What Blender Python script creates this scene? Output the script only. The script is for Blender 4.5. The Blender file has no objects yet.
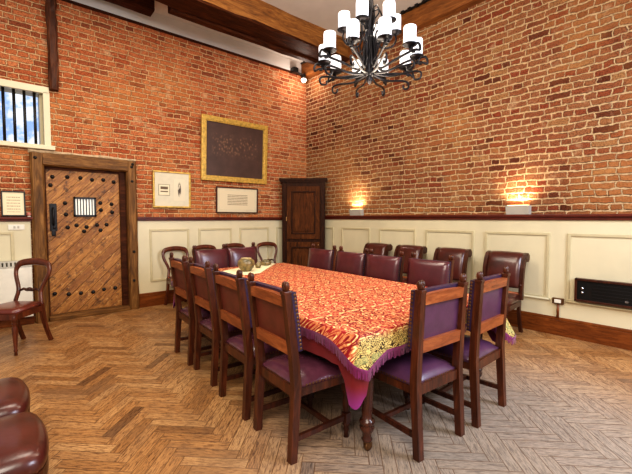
import bpy, bmesh, math, random
from mathutils import Vector, Matrix
random.seed(7)
PI = math.pi
COL = bpy.context.scene.collection
SC = bpy.context.scene

# ------------------------------------------------------------------ colour / node helpers
def lin(c):
    c /= 255.0
    return c / 12.92 if c <= 0.04045 else ((c + 0.055) / 1.055) ** 2.4
def S(r, g, b): return (lin(r), lin(g), lin(b), 1.0)

class NT:
    def __init__(s, name):
        s.m = bpy.data.materials.new(name); s.m.use_nodes = True
        s.t = s.m.node_tree; s.n = s.t.nodes; s.l = s.t.links
        s.b = s.n['Principled BSDF']
    def put(s, sock, v):
        if isinstance(v, bpy.types.NodeSocket): s.l.new(v, sock)
        elif v is not None: sock.default_value = v
    def M(s, op, a, b=None, c=None):
        n = s.n.new('ShaderNodeMath'); n.operation = op
        s.put(n.inputs[0], a)
        if b is not None: s.put(n.inputs[1], b)
        if c is not None: s.put(n.inputs[2], c)
        return n.outputs[0]
    def V(s, op, a, b=None, sc=None):
        n = s.n.new('ShaderNodeVectorMath'); n.operation = op
        s.put(n.inputs[0], a)
        if b is not None: s.put(n.inputs[1], b)
        if sc is not None: s.put(n.inputs['Scale'], sc)
        return n.outputs[0]
    def pos(s): return s.n.new('ShaderNodeNewGeometry').outputs['Position']
    def obj(s): return s.n.new('ShaderNodeTexCoord').outputs['Object']
    def orand(s): return s.n.new('ShaderNodeObjectInfo').outputs['Random']
    def sep(s, v):
        n = s.n.new('ShaderNodeSeparateXYZ'); s.put(n.inputs[0], v); return n.outputs
    def comb(s, x, y, z=0.0):
        n = s.n.new('ShaderNodeCombineXYZ')
        for i, q in enumerate((x, y, z)): s.put(n.inputs[i], q)
        return n.outputs[0]
    def noise(s, v, scale, detail=3, rough=.55, col=False, dist=0.0):
        n = s.n.new('ShaderNodeTexNoise'); s.put(n.inputs['Vector'], v)
        n.inputs['Scale'].default_value = scale; n.inputs['Detail'].default_value = detail
        n.inputs['Roughness'].default_value = rough; n.inputs['Distortion'].default_value = dist
        return n.outputs['Color' if col else 'Fac']
    def vor(s, v, scale, feat='F1', out='Distance'):
        n = s.n.new('ShaderNodeTexVoronoi'); n.feature = feat; s.put(n.inputs['Vector'], v)
        n.inputs['Scale'].default_value = scale
        return n.outputs[out]
    def white(s, v):
        n = s.n.new('ShaderNodeTexWhiteNoise'); s.put(n.inputs['Vector'], v); return n.outputs
    def ramp(s, f, stops, mode='LINEAR'):
        n = s.n.new('ShaderNodeValToRGB'); s.put(n.inputs[0], f); r = n.color_ramp; r.interpolation = mode
        while len(r.elements) < len(stops): r.elements.new(.5)
        for e, (p, c) in zip(r.elements, stops): e.position = p; e.color = c
        return n.outputs[0]
    def rng(s, f, a, b, c=0.0, d=1.0):
        n = s.n.new('ShaderNodeMapRange'); n.interpolation_type = 'SMOOTHSTEP'
        for i, q in enumerate((f, a, b, c, d)): s.put(n.inputs[i], q)
        return n.outputs[0]
    def mix(s, f, a, b, mode='MIX'):
        n = s.n.new('ShaderNodeMix'); n.data_type = 'RGBA'; n.blend_type = mode
        s.put(n.inputs[0], f); s.put(n.inputs[6], a); s.put(n.inputs[7], b)
        return n.outputs[2]
    def bump(s, h, strength=.5, dist=.01):
        n = s.n.new('ShaderNodeBump'); s.put(n.inputs['Height'], h)
        n.inputs['Strength'].default_value = strength; n.inputs['Distance'].default_value = dist
        s.l.new(n.outputs[0], s.b.inputs['Normal'])
    def done(s, col, rough=.5, metal=0.0, coat=0.0, spec=None, emis=None, estr=0.0, sheen=0.0):
        s.put(s.b.inputs['Base Color'], col); s.put(s.b.inputs['Roughness'], rough)
        s.b.inputs['Metallic'].default_value = metal
        s.b.inputs['Coat Weight'].default_value = coat
        s.b.inputs['Coat Roughness'].default_value = .2
        if spec is not None: s.b.inputs['Specular IOR Level'].default_value = spec
        if sheen: s.b.inputs['Sheen Weight'].default_value = sheen
        if emis is not None:
            s.put(s.b.inputs['Emission Color'], emis); s.b.inputs['Emission Strength'].default_value = estr
        return s.m

# ------------------------------------------------------------------ materials
def brick_mat(name, axis, tones, mortar, ch=.078, rough_amt=1.0, mort=.006):
    t = NT(name); P = t.pos(); x, y, z = t.sep(P)
    u0 = x if axis == 'x' else y
    w1 = t.sep(t.noise(P, 3.2, 3, col=True)); w2 = t.sep(t.noise(P, 17.0, 2, col=True))
    def wob(c, i, a, b): return t.M('ADD', c, t.M('ADD', t.M('MULTIPLY', t.M('SUBTRACT', w1[i], .5), a), t.M('MULTIPLY', t.M('SUBTRACT', w2[i], .5), b)))
    u = wob(t.M('ADD', u0, 20.0), 0, .05 * rough_amt, .022 * rough_amt)
    v = wob(z, 1, .035 * rough_amt, .014 * rough_amt)
    row = t.M('FLOOR', t.M('DIVIDE', v, ch)); fv = t.M('FRACT', t.M('DIVIDE', v, ch))
    odd = t.M('MODULO', row, 2.0)
    w = t.M('SUBTRACT', .236, t.M('MULTIPLY', odd, .118))
    rj = t.white(t.comb(row, 3.1))[0]
    uu = t.M('DIVIDE', t.M('ADD', u, t.M('ADD', t.M('MULTIPLY', odd, .059), t.M('MULTIPLY', rj, .05))), w)
    colm = t.M('FLOOR', uu); fu = t.M('FRACT', uu)
    dx = t.M('MULTIPLY', t.M('MINIMUM', fu, t.M('SUBTRACT', 1.0, fu)), t.M('MULTIPLY', w, 1.45))
    dy = t.M('MULTIPLY', t.M('MINIMUM', fv, t.M('SUBTRACT', 1.0, fv)), ch)
    d = t.M('ADD', t.M('MINIMUM', dx, dy), t.M('MULTIPLY', t.M('SUBTRACT', t.noise(P, 38.0, 3), .5), .012 * rough_amt))
    mask = t.rng(d, mort - .003, mort + .006)
    rnd = t.white(t.comb(colm, row, 1.7))
    bc = t.ramp(rnd[0], tones)
    fine = t.noise(P, 60.0, 4, .7)
    bc = t.mix(t.rng(fine, .42, .68, 0.0, .8), bc, t.mix(1.0, bc, S(130, 88, 72), 'MULTIPLY'))
    big = t.noise(P, .9, 3)
    bc = t.mix(t.rng(big, .42, .68, 0.0, .5), bc, S(206, 140, 82))
    mc = t.mix(t.rng(t.noise(P, 25.0, 3), .4, .7), mortar, t.mix(.5, mortar, S(160, 116, 84)))
    col = t.mix(mask, mc, bc)
    # patches of lime wash and soot
    col = t.mix(t.rng(t.noise(P, 5.0, 5, .7), .56, .72, 0.0, .5), col, S(224, 190, 150))
    col = t.mix(t.rng(t.noise(t.V('ADD', P, (7, 3, 1)), 7.0, 4, .7), .64, .76, 0.0, .55 * min(1, rough_amt)), col, S(84, 46, 32))
    edge = t.M('MULTIPLY', t.rng(d, mort - .004, mort + .002), t.rng(d, mort + .003, mort + .012, 1.0, 0.0))  # rim at the joints: recess shadow painted into the brick colour
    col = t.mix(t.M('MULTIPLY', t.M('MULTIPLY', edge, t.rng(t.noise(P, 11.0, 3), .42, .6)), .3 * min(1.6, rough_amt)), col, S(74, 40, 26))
    h = t.M('ADD', t.M('MULTIPLY', mask, t.M('ADD', .75, t.M('MULTIPLY', rnd[0], .5))), t.M('MULTIPLY', fine, .6 * rough_amt))
    t.bump(h, 1.0, .018 * rough_amt)
    return t.done(col, .9, spec=.15)

BRICK_A = brick_mat('brick_back', 'x', [(0, S(146, 80, 54)), (.3, S(192, 110, 70)), (.65, S(206, 130, 86)), (1, S(176, 90, 56))], S(234, 192, 144), ch=.075, rough_amt=1.2, mort=.0058)
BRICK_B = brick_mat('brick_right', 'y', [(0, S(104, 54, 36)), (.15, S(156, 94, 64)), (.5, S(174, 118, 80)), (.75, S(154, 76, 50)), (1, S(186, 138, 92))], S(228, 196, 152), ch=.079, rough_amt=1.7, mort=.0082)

def floor_mat():
    t = NT('parquet'); x, y, z = t.sep(t.pos())
    W = .078; n = 5; k2 = .70710678
    u = t.M('ADD', t.M('DIVIDE', t.M('MULTIPLY', t.M('ADD', x, y), k2), W), 400.0)
    v = t.M('ADD', t.M('DIVIDE', t.M('MULTIPLY', t.M('SUBTRACT', y, x), k2), W), 400.0)
    i = t.M('FLOOR', u); j = t.M('FLOOR', v); fu = t.M('FRACT', u); fv = t.M('FRACT', v)
    k = t.M('FLOORED_MODULO', t.M('SUBTRACT', i, j), 2.0 * n)
    k = t.M('ROUND', k)
    vert = t.M('GREATER_THAN', k, n - .5)
    def sel(a, b): return t.M('ADD', t.M('MULTIPLY', a, t.M('SUBTRACT', 1.0, vert)), t.M('MULTIPLY', b, vert))
    m = t.M('SUBTRACT', 2.0 * n - 1, k)
    along = sel(t.M('ADD', k, fu), t.M('ADD', m, fv))
    across = sel(fv, fu)
    ida = sel(t.M('SUBTRACT', i, k), i); idb = sel(j, t.M('SUBTRACT', j, m))
    de = t.M('MINIMUM', t.M('MINIMUM', along, t.M('SUBTRACT', float(n), along)), t.M('MINIMUM', across, t.M('SUBTRACT', 1.0, across)))
    rn = t.white(t.comb(ida, idb, vert))
    gv = t.comb(t.M('ADD', t.M('MULTIPLY', along, .35), t.M('MULTIPLY', rn[0], 60.0)), t.M('MULTIPLY', across, 2.6), t.M('MULTIPLY', rn[0], 30.0))
    g = t.noise(gv, 3.4, 6, .75, dist=.6)
    base = t.ramp(rn[0], [(0, S(158, 112, 66)), (.3, S(180, 132, 82)), (.7, S(196, 152, 102)), (.94, S(166, 120, 74)), (1, S(112, 76, 46))])
    col = t.mix(t.rng(g, .42, .66, 0.0, .95), base, t.mix(1.0, base, S(128, 100, 84), 'MULTIPLY'))
    P = t.pos()
    wear = t.noise(P, 1.6, 4, .65)
    col = t.mix(t.rng(wear, .46, .68, 0.0, .55), col, S(122, 92, 66))
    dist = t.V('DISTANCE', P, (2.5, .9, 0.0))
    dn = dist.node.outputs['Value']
    light_tint = t.M('MULTIPLY', t.rng(t.M('ADD', dn, t.M('MULTIPLY', wear, .8)), .9, 2.6, 1.0, 0.0), .85)  # grey pool: cool window light painted into the planks near the table end
    col = t.mix(light_tint, col, t.mix(t.rng(g, .35, .75), S(160, 150, 140), S(92, 84, 78)))
    seam = t.rng(de, .0, .055, .1, 1.0)
    col = t.mix(seam, S(92, 58, 30), col)
    t.bump(t.M('ADD', t.M('MULTIPLY', seam, 1.0), t.M('MULTIPLY', g, .5)), .35, .004)
    return t.done(col, t.rng(g, .3, .8, .34, .55), spec=.4)
PARQUET = floor_mat()

def wood(name, dark, mid, light, rough=.4, sc=(9, 9, 1.4), coat=.05, streak=.5, bumpv=.15, spec=.3):
    t = NT(name); o = t.obj()
    o = t.V('ADD', o, t.comb(t.M('MULTIPLY', t.orand(), 20.0), t.M('MULTIPLY', t.orand(), 9.0), 0.0))
    v = t.V('MULTIPLY', o, sc)
    g = t.noise(v, 2.4, 6, .65, dist=1.2)
    col = t.ramp(g, [(.25, dark), (.5, mid), (.8, light)])
    f = t.noise(t.V('MULTIPLY', v, (6, 6, 3)), 3.0, 3, .6)
    col = t.mix(t.rng(f, .5, .8, 0.0, streak), col, dark)
    t.bump(t.M('ADD', g, f), bumpv, .004)
    return t.done(col, rough, coat=coat, spec=spec)
MAHOG = wood('mahogany', S(38, 18, 11), S(74, 36, 20), S(112, 58, 32), .36, coat=.12)
LEGW = wood('leg_wood', S(30, 13, 9), S(60, 27, 17), S(96, 48, 28), .25, coat=.5)
MAHOG_L = wood('mahogany_polished', S(92, 44, 22), S(142, 76, 40), S(186, 112, 64), .34, sc=(1.6, 9, 9), coat=.15)
MAHOG_D = wood('mahogany_dark', S(34, 15, 9), S(62, 28, 16), S(96, 48, 27), .38, coat=.1)
BALWOOD = wood('walnut', S(50, 22, 13), S(90, 42, 24), S(128, 66, 38), .28, coat=.3)
CUPD = wood('cupboard_frame', S(26, 13, 7), S(52, 27, 14), S(78, 42, 20), .5, coat=0, spec=.1)
CUPW = wood('cupboard_oak', S(40, 21, 9), S(80, 43, 18), S(118, 68, 30), .6, coat=0, spec=.1)
RAILW = wood('dado_wood', S(62, 22, 14), S(92, 36, 24), S(120, 54, 36), .35, sc=(1.5, 1.5, 9))
SKIRTW = wood('skirting_wood', S(70, 32, 12), S(112, 58, 22), S(146, 82, 36), .35, sc=(1.3, 1.3, 9))
BEAMD = wood('beam_dark', S(30, 14, 8), S(64, 32, 16), S(104, 56, 28), .6, sc=(1.2, 7, 7), coat=0, bumpv=.6, spec=.1)
BEAML = wood('beam_brown', S(76, 42, 18), S(132, 84, 38), S(176, 122, 62), .6, sc=(1.0, 7, 7), coat=0, bumpv=.6)
PLATEW = wood('plate_brown', S(82, 46, 20), S(126, 76, 34), S(158, 102, 52), .6, sc=(7, 1.0, 7), coat=0, bumpv=.6)
POSTW = wood('post_wood', S(38, 18, 10), S(76, 38, 18), S(116, 66, 32), .6, sc=(9, 9, 1.0), coat=0, bumpv=.7)
FRAMEW = wood('door_frame_wood', S(56, 34, 14), S(112, 74, 34), S(166, 120, 66), .6, sc=(8, 8, 1.0), coat=0, bumpv=.8)
FRAMEWH = wood('door_lintel_wood', S(56, 34, 14), S(112, 74, 34), S(166, 120, 66), .6, sc=(1.0, 8, 8), coat=0, bumpv=.8)

def door_mat():
    t = NT('door_boards'); o = t.obj(); x, y, z = t.sep(o)
    a = t.M('MULTIPLY', t.M('ADD', x, z), .7071); b = t.M('MULTIPLY', t.M('SUBTRACT', z, x), .7071)
    bi = t.M('FLOOR', t.M('DIVIDE', b, .125))
    rn = t.white(t.comb(bi, 4.0))[0]
    g = t.noise(t.comb(t.M('ADD', t.M('MULTIPLY', a, 2.0), t.M('MULTIPLY', rn, 30.0)), t.M('MULTIPLY', b, 14.0), 0.0), 2.2, 6, .7, dist=1.5)
    col = t.ramp(g, [(.28, S(78, 44, 16)), (.44, S(150, 96, 42)), (.58, S(188, 130, 62)), (.76, S(218, 168, 98))])
    col = t.mix(t.M('MULTIPLY', rn, .5), col, S(112, 62, 24))
    k = t.noise(o, 9.0, 5, .75)
    col = t.mix(t.rng(k, .52, .66, 0.0, .85), col, S(58, 30, 12))
    col = t.mix(t.rng(t.noise(t.V('ADD', o, (3, 0, 0)), 12.0, 5, .75), .56, .68, 0.0, .75), col, S(220, 170, 104))
    t.bump(t.M('ADD', g, t.M('MULTIPLY', k, 1.5)), .8, .008)
    return t.done(col, .5)
DOORW = door_mat()

def plain(name, c, rough=.5, metal=0.0, vary=.12, sc=8.0, coat=0.0, bumpv=0.0, c2=None, spec=None, emis=None, estr=0):
    t = NT(name); o = t.obj(); f = t.noise(o, sc, 4, .6)
    dark = c2 or tuple(list(q * (1 - vary * 2.2) for q in c[:3]) + [1])
    col = t.mix(t.rng(f, .35, .75), c, dark)
    if bumpv: t.bump(t.noise(o, sc * 12, 3), bumpv, .003)
    return t.done(col, rough, metal, coat, spec, emis, estr)
CREAM = plain('cream_paint', S(214, 202, 170), .45, vary=.05, sc=1.5)
CREAM_D = plain('cream_moulding', S(196, 182, 146), .45, vary=.05)
PLASTER = plain('ceiling_plaster', S(206, 201, 196), .9, vary=.06, sc=1.2, bumpv=.1)
WHITEP = plain('white_paint', S(226, 220, 206), .5, vary=.05)
LEATHER = plain('oxblood_leather', S(82, 34, 40), .3, vary=.2, sc=5, coat=.25, bumpv=.12)
LEATHER_SEAT = plain('seat_leather', S(104, 56, 74), .26, vary=.2, sc=5, coat=.3, bumpv=.12)
LEATHER_P = plain('plum_leather', S(86, 50, 78), .34, vary=.18, sc=5, coat=.2, bumpv=.12)
LEATHER_BACK = plain('brown_back_leather', S(112, 52, 38), .42, vary=.25, sc=5, bumpv=.1)
LEATHER_STRIP = plain('violet_leather_strip', S(52, 34, 66), .4, vary=.25, sc=9)
LEATHER_CH = plain('chestnut_leather', S(84, 36, 29), .3, vary=.3, sc=4, coat=.3, bumpv=.12)
LEATHER_RED = plain('red_brown_leather', S(112, 48, 36), .32, vary=.2, sc=4, coat=.25, bumpv=.1)
BRASS = plain('brass', S(196, 150, 100), .3, 1.0, vary=.2, sc=20)
BRASSD = plain('dull_brass', S(120, 84, 52), .4, .7, vary=.2, sc=20)
IRON = plain('black_iron', S(38, 36, 38), .42, .5, vary=.25, sc=14)
IRONC = plain('chandelier_iron', S(44, 42, 46), .36, .75, vary=.3, sc=24)
BLACK = plain('black_metal', S(20, 18, 18), .4, .2)
GILT = plain('gilt', S(214, 174, 86), .35, .35, vary=.22, sc=20, bumpv=.4)
OLIVE = plain('olive_glaze', S(136, 116, 72), .35, vary=.4, sc=14, c2=S(46, 44, 26), coat=.3)
STEEL = plain('steel', S(200, 200, 205), .25, 1.0)
LACE = plain('cream_cloth', S(238, 224, 182), .9, vary=.08, sc=30)
GLASSW = plain('opal_glass', S(242, 242, 244), .3, vary=.02, emis=S(226, 234, 255), estr=.5)
BULB = plain('lamp_glow', S(255, 240, 225), .3, vary=.01, emis=S(255, 232, 214), estr=6)
UPGLOW = plain('uplight_glow', S(255, 232, 190), .4, vary=.01, emis=S(255, 214, 150), estr=5)
GRILLEGLOW = plain('grille_glow', S(232, 228, 216), .6, vary=.03, emis=S(235, 230, 220), estr=.35)
PLUM = None

def plum_cloth():
    t = NT('plum_undercloth'); o = t.obj()
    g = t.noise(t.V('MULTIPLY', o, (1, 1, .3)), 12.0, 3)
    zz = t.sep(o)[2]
    col = t.mix(t.rng(zz, .36, .50), S(132, 40, 120), t.mix(g, S(104, 8, 14), S(120, 14, 26)))  # purple low down: cool light on the hanging tips painted into the colour
    t.bump(t.noise(o, 240.0, 2), .1, .002)
    return t.done(col, .6, sheen=.1)
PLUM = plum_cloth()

def damask():
    t = NT('damask_cloth'); o = t.obj(); x, y, z = t.sep(o)
    # curling scrolls: contour bands of a noise field, mirrored inside repeating ogee cells
    cx = t.M('PINGPONG', t.M('ADD', x, 10.0), .16); cy = t.M('PINGPONG', t.M('ADD', t.M('ADD', y, t.M('MULTIPLY', z, 1.0)), 10.0), .23)
    p = t.comb(cx, cy, t.M('MULTIPLY', z, .4))
    n1 = t.noise(p, 6.5, 2, .5, dist=1.0)
    n2 = t.noise(t.V('ADD', p, (3, 1, 0)), 21.0, 2, .5, dist=.6)
    wv = t.V('ADD', p, t.V('SCALE', t.noise(p, 14.0, 2, col=True), sc=.05))
    def spiral(scale, turns, sgn):
        vn = t.n.new('ShaderNodeTexVoronoi'); t.put(vn.inputs['Vector'], wv); vn.inputs['Scale'].default_value = scale
        dx, dy, _ = t.sep(t.V('SUBTRACT', t.V('SCALE', wv, sc=1.0), vn.outputs['Position']))
        ang = t.M('ARCTAN2', dy, dx)
        return t.M('SINE', t.M('ADD', t.M('MULTIPLY', vn.outputs['Distance'], turns), t.M('MULTIPLY', ang, sgn)))
    s = spiral(7.5, 19.0, 1.0); s2 = spiral(16.0, 13.0, -1.0)
    m1 = t.rng(t.M('ABSOLUTE', s), .38, .62)
    gnd = t.rng(t.M('ADD', s2, t.M('MULTIPLY', s, .5)), -.75, -.45)
    m = t.M('MULTIPLY', m1, gnd)
    f = t.noise(o, 55.0, 2)
    gold = t.mix(t.rng(f, .3, .7), S(216, 146, 98), S(190, 98, 60))
    gold = t.mix(t.M('MULTIPLY', t.rng(s, .82, .95), t.rng(s2, -.2, .4)), gold, S(252, 226, 160))
    red = t.mix(t.rng(t.noise(o, 6.0, 2), .35, .65), S(118, 10, 24), S(162, 34, 42))
    col = t.mix(m, red, gold)
    # woven end bands: paler gold-green with dark scrolls
    band = t.rng(t.M('ABSOLUTE', y), 1.545, 1.56)
    bcol = t.mix(t.rng(t.M('SINE', t.M('ADD', t.M('MULTIPLY', n2, 60.0), t.M('MULTIPLY', x, 60.0))), -.3, .3), S(62, 44, 26), S(216, 186, 112))
    bcol = t.mix(t.rng(n1, .5, .6, 0.0, .6), bcol, S(150, 150, 96))
    col = t.mix(band, col, bcol)
    t.bump(t.M('ADD', m, t.M('MULTIPLY', t.noise(o, 300.0, 1), .4)), .25, .003)
    return t.done(col, .55, spec=.25)
DAMASK = damask()
def fringe_mat():
    t = NT('purple_fringe'); o = t.obj()
    f = t.noise(t.V('MULTIPLY', o, (1, 1, .15)), 160.0, 2)
    return t.done(t.mix(f, S(70, 4, 48), S(138, 16, 98)), .7, sheen=.3)
FRINGE = fringe_mat()

def paper_lines():
    t = NT('text_sheet'); x, y, z = t.sep(t.obj())
    ln = t.M('FRACT', t.M('MULTIPLY', z, 34.0))
    n = t.noise(t.comb(t.M('MULTIPLY', x, 60.0), 0.0, t.M('FLOOR', t.M('MULTIPLY', z, 34.0))), 3.0, 2)
    inside = t.M('MULTIPLY', t.M('LESS_THAN', t.M('ABSOLUTE', x), .21), t.M('LESS_THAN', t.M('ABSOLUTE', z), .10))
    ink = t.M('MULTIPLY', t.M('MULTIPLY', t.M('LESS_THAN', ln, .45), t.rng(n, .38, .5)), inside)
    return t.done(t.mix(ink, S(216, 200, 168), S(128, 112, 92)), .6)
TEXTSHEET = paper_lines()
def cert_mat():
    t = NT('certificate_sheet'); x, y, z = t.sep(t.obj())
    ln = t.M('FRACT', t.M('MULTIPLY', z, 26.0))
    n = t.noise(t.comb(t.M('MULTIPLY', x, 50.0), 0.0, t.M('FLOOR', t.M('MULTIPLY', z, 26.0))), 3.0, 2)
    inside = t.M('MULTIPLY', t.M('LESS_THAN', t.M('ABSOLUTE', x), .07), t.M('LESS_THAN', t.M('ABSOLUTE', z), .11))
    ink = t.M('MULTIPLY', t.M('MULTIPLY', t.M('LESS_THAN', ln, .35), t.rng(n, .4, .55)), inside)
    return t.done(t.mix(ink, S(228, 212, 176), S(150, 130, 100)), .55)
CERT = cert_mat()
def portrait_mat():
    t = NT('dark_group_painting'); o = t.obj(); x, y, z = t.sep(o)
    v = t.vor(t.comb(x, 0.0, t.M('MULTIPLY', z, .8)), 22.0)
    bandm = t.M('MULTIPLY', t.rng(t.M('ABSOLUTE', t.M('SUBTRACT', z, .09)), .10, .24, 1.0, 0.0), t.rng(t.M('ABSOLUTE', x), .40, .5, 1.0, 0.0))
    blob = t.M('MULTIPLY', t.rng(v, .1, .55, 1.0, 0.0), bandm)
    bg = t.mix(t.noise(o, 4.0, 4, .7), S(50, 36, 32), S(92, 68, 60))
    col = t.mix(t.M('MULTIPLY', blob, .5), bg, S(150, 112, 84))
    col = t.mix(t.rng(t.noise(o, 9.0, 4, .7), .6, .75, 0.0, .35), col, S(136, 88, 72))
    return t.done(col, .35)
PORTRAIT = portrait_mat()
def sketch_mat():
    t = NT('sketch_sheet'); o = t.obj(); x, y, z = t.sep(o)
    n = t.noise(o, 12.0, 3, .6)
    e = t.M('ADD', t.M('POWER', t.M('DIVIDE', x, .055), 2.0), t.M('POWER', t.M('DIVIDE', z, .12), 2.0))
    m = t.M('MULTIPLY', t.rng(t.M('ADD', e, n), .9, 1.4, 1.0, 0.0), t.rng(n, .38, .55))
    return t.done(t.mix(m, S(216, 204, 178), S(74, 56, 46)), .6)
SKETCH = sketch_mat()
t = NT('window_glass'); t.b.inputs['Transmission Weight'].default_value = 1.0; t.b.inputs['IOR'].default_value = 1.02
PANE = t.done(S(245, 250, 255), .02)
def outside_mat():
    t = NT('sky_and_branches'); x, y, z = t.sep(t.obj())
    n = t.noise(t.obj(), 3.0, 4, .6)
    c = t.mix(t.rng(n, .42, .6), S(150, 182, 230), S(240, 244, 250))
    return t.done(c, .9, emis=c, estr=.9)

# ------------------------------------------------------------------ mesh builder
class MB:
    def __init__(s): s.bm = bmesh.new(); s.mi = 0; s.sm = False
    def mat(s, i): s.mi = i; return s
    def _f(s, vs, smooth=None):
        try: f = s.bm.faces.new(vs)
        except ValueError: return None
        f.material_index = s.mi; f.smooth = s.sm if smooth is None else smooth
        return f
    def box(s, x0, x1, y0, y1, z0, z1, bev=0.0, M=None):
        ps = [(x, y, z) for x in (x0, x1) for y in (y0, y1) for z in (z0, z1)]
        vs = [s.bm.verts.new(M @ Vector(p) if M else p) for p in ps]
        fs = [s._f([vs[i] for i in q], False) for q in ((0, 1, 3, 2), (4, 6, 7, 5), (0, 4, 5, 1), (2, 3, 7, 6), (0, 2, 6, 4), (1, 5, 7, 3))]
        if bev > 0:
            es = list({e for f in fs for e in f.edges})
            r = bmesh.ops.bevel(s.bm, geom=es, offset=bev, segments=2, affect='EDGES', profile=.6)
            for f in r['faces']: f.material_index = s.mi
        return s
    def loft(s, rings, closed=True, cap=True, smooth=True):
        R = [[s.bm.verts.new(p) for p in r] for r in rings]
        n = len(R[0])
        for a, b in zip(R, R[1:]):
            for i in range(n if closed else n - 1):
                s._f([a[i], a[(i + 1) % n], b[(i + 1) % n], b[i]], smooth)
        if cap and closed:
            s._f(R[0][::-1], False); s._f(R[-1], False)
        return s
    def lathe(s, prof, c=(0, 0, 0), n=14, smooth=True, M=None):
        rings = []
        for r, z in prof:
            ring = [Vector((r * math.cos(2 * PI * i / n), r * math.sin(2 * PI * i / n), z)) for i in range(n)]
            rings.append([(M @ p if M else p) + Vector(c) for p in ring])
        return s.loft(rings, smooth=smooth)
    def tube(s, pts, rad, n=8, sx=1.0, up=(0, 0, 1), smooth=True, square=False):
        pts = [Vector(p) for p in pts]
        if not hasattr(rad, '__len__'): rad = [rad] * len(pts)
        rings = []; prev = None
        for i, p in enumerate(pts):
            d = (pts[min(i + 1, len(pts) - 1)] - pts[max(i - 1, 0)]).normalized()
            if prev is None:
                a = d.cross(Vector(up))
                if a.length < .05: a = d.cross(Vector((1, 0, 0)))
            else: a = prev - d * prev.dot(d)
            a.normalize(); b = d.cross(a).normalized(); prev = a
            r = rad[i]
            if square: ring = [p + a * (q[0] * r * sx) + b * (q[1] * r) for q in ((1, 1), (-1, 1), (-1, -1), (1, -1))]
            else: ring = [p + a * (math.cos(2 * PI * k / n) * r * sx) + b * (math.sin(2 * PI * k / n) * r) for k in range(n)]
            rings.append(ring)
        return s.loft(rings, smooth=smooth and not square)
    def sweep(s, pts, w, d, ax=(1, 0, 0)):
        """square bar through pts; ax fixes the width direction, d is the depth in the plane of the path"""
        ax = Vector(ax); pts = [Vector(p) for p in pts]; rings = []
        for i, p in enumerate(pts):
            t_ = (pts[min(i + 1, len(pts) - 1)] - pts[max(i - 1, 0)]).normalized()
            b = t_.cross(ax).normalized()
            ww = w[i] if hasattr(w, '__len__') else w; dd = d[i] if hasattr(d, '__len__') else d
            rings.append([p + ax * (sx * ww / 2) + b * (sy * dd / 2) for sx, sy in ((1, 1), (-1, 1), (-1, -1), (1, -1))])
        return s.loft(rings, smooth=False)
    def prism(s, poly, axis, a, b, smooth=False):
        """poly in the two other axes, extruded along axis from a to b"""
        def P(q, t_):
            if axis == 'x': return (t_, q[0], q[1])
            if axis == 'y': return (q[0], t_, q[1])
            return (q[0], q[1], t_)
        return s.loft([[P(q, a) for q in poly], [P(q, b) for q in poly]], smooth=smooth)
    def ball(s, c, r, sz=1.0, n=10, m=6):
        return s.lathe([(max(1e-4, r * math.sin(PI * i / m)), -r * sz * math.cos(PI * i / m)) for i in range(m + 1)], c, n)
    def dome(s, c, nrm, r):
        c = Vector(c); nrm = Vector(nrm).normalized(); a = nrm.orthogonal().normalized(); b = nrm.cross(a)
        ring = [s.bm.verts.new(c + a * r * math.cos(k * PI / 3) + b * r * math.sin(k * PI / 3)) for k in range(6)]
        tip = s.bm.verts.new(c + nrm * r * .6)
        for k in range(6): s._f([ring[k], ring[(k + 1) % 6], tip], True)
        return s
    def cushion(s, x0, x1, y0, y1, z0, z1, crown=.03, n=9, taper=0.0, e=.035):
        """upholstered pad: flat below, domed above with rolled edges; taper narrows the y0 side"""
        top = []; 
        def prof(q): return 1 - abs(q) ** 4
        for j in range(n):
            row = []
            v = -1 + 2 * j / (n - 1)
            for i in range(n):
                u = -1 + 2 * i / (n - 1)
                k = 1 - taper * (1 - v) / 2
                x = (x0 + x1) / 2 + (x1 - x0) / 2 * u * k; y = (y0 + y1) / 2 + (y1 - y0) / 2 * v
                h = max(0.0, min(prof(u), prof(v)))
                hh = z1 - e + e * (h ** .5) + crown * (1 - u * u) * (1 - v * v)
                row.append(s.bm.verts.new((x, y, hh)))
            top.append(row)
        for j in range(n - 1):
            for i in range(n - 1): s._f([top[j][i], top[j][i + 1], top[j + 1][i + 1], top[j + 1][i]], True)
        loop = [top[0][i] for i in range(n)] + [top[j][n - 1] for j in range(1, n)] + [top[n - 1][i] for i in range(n - 2, -1, -1)] + [top[j][0] for j in range(n - 2, 0, -1)]
        bot = [s.bm.verts.new((v.co.x, v.co.y, z0)) for v in loop]
        N = len(loop)
        for i in range(N): s._f([bot[i], bot[(i + 1) % N], loop[(i + 1) % N], loop[i]], True)
        s._f(bot[::-1], False)
        return s
    def build(s, name, mats, parent=None):
        bmesh.ops.recalc_face_normals(s.bm, faces=s.bm.faces)
        me = bpy.data.meshes.new(name); s.bm.to_mesh(me); s.bm.free()
        for m in (mats if isinstance(mats, (list, tuple)) else [mats]): me.materials.append(m)
        o = bpy.data.objects.new(name, me); COL.objects.link(o)
        if parent: o.parent = parent
        return o

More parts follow.
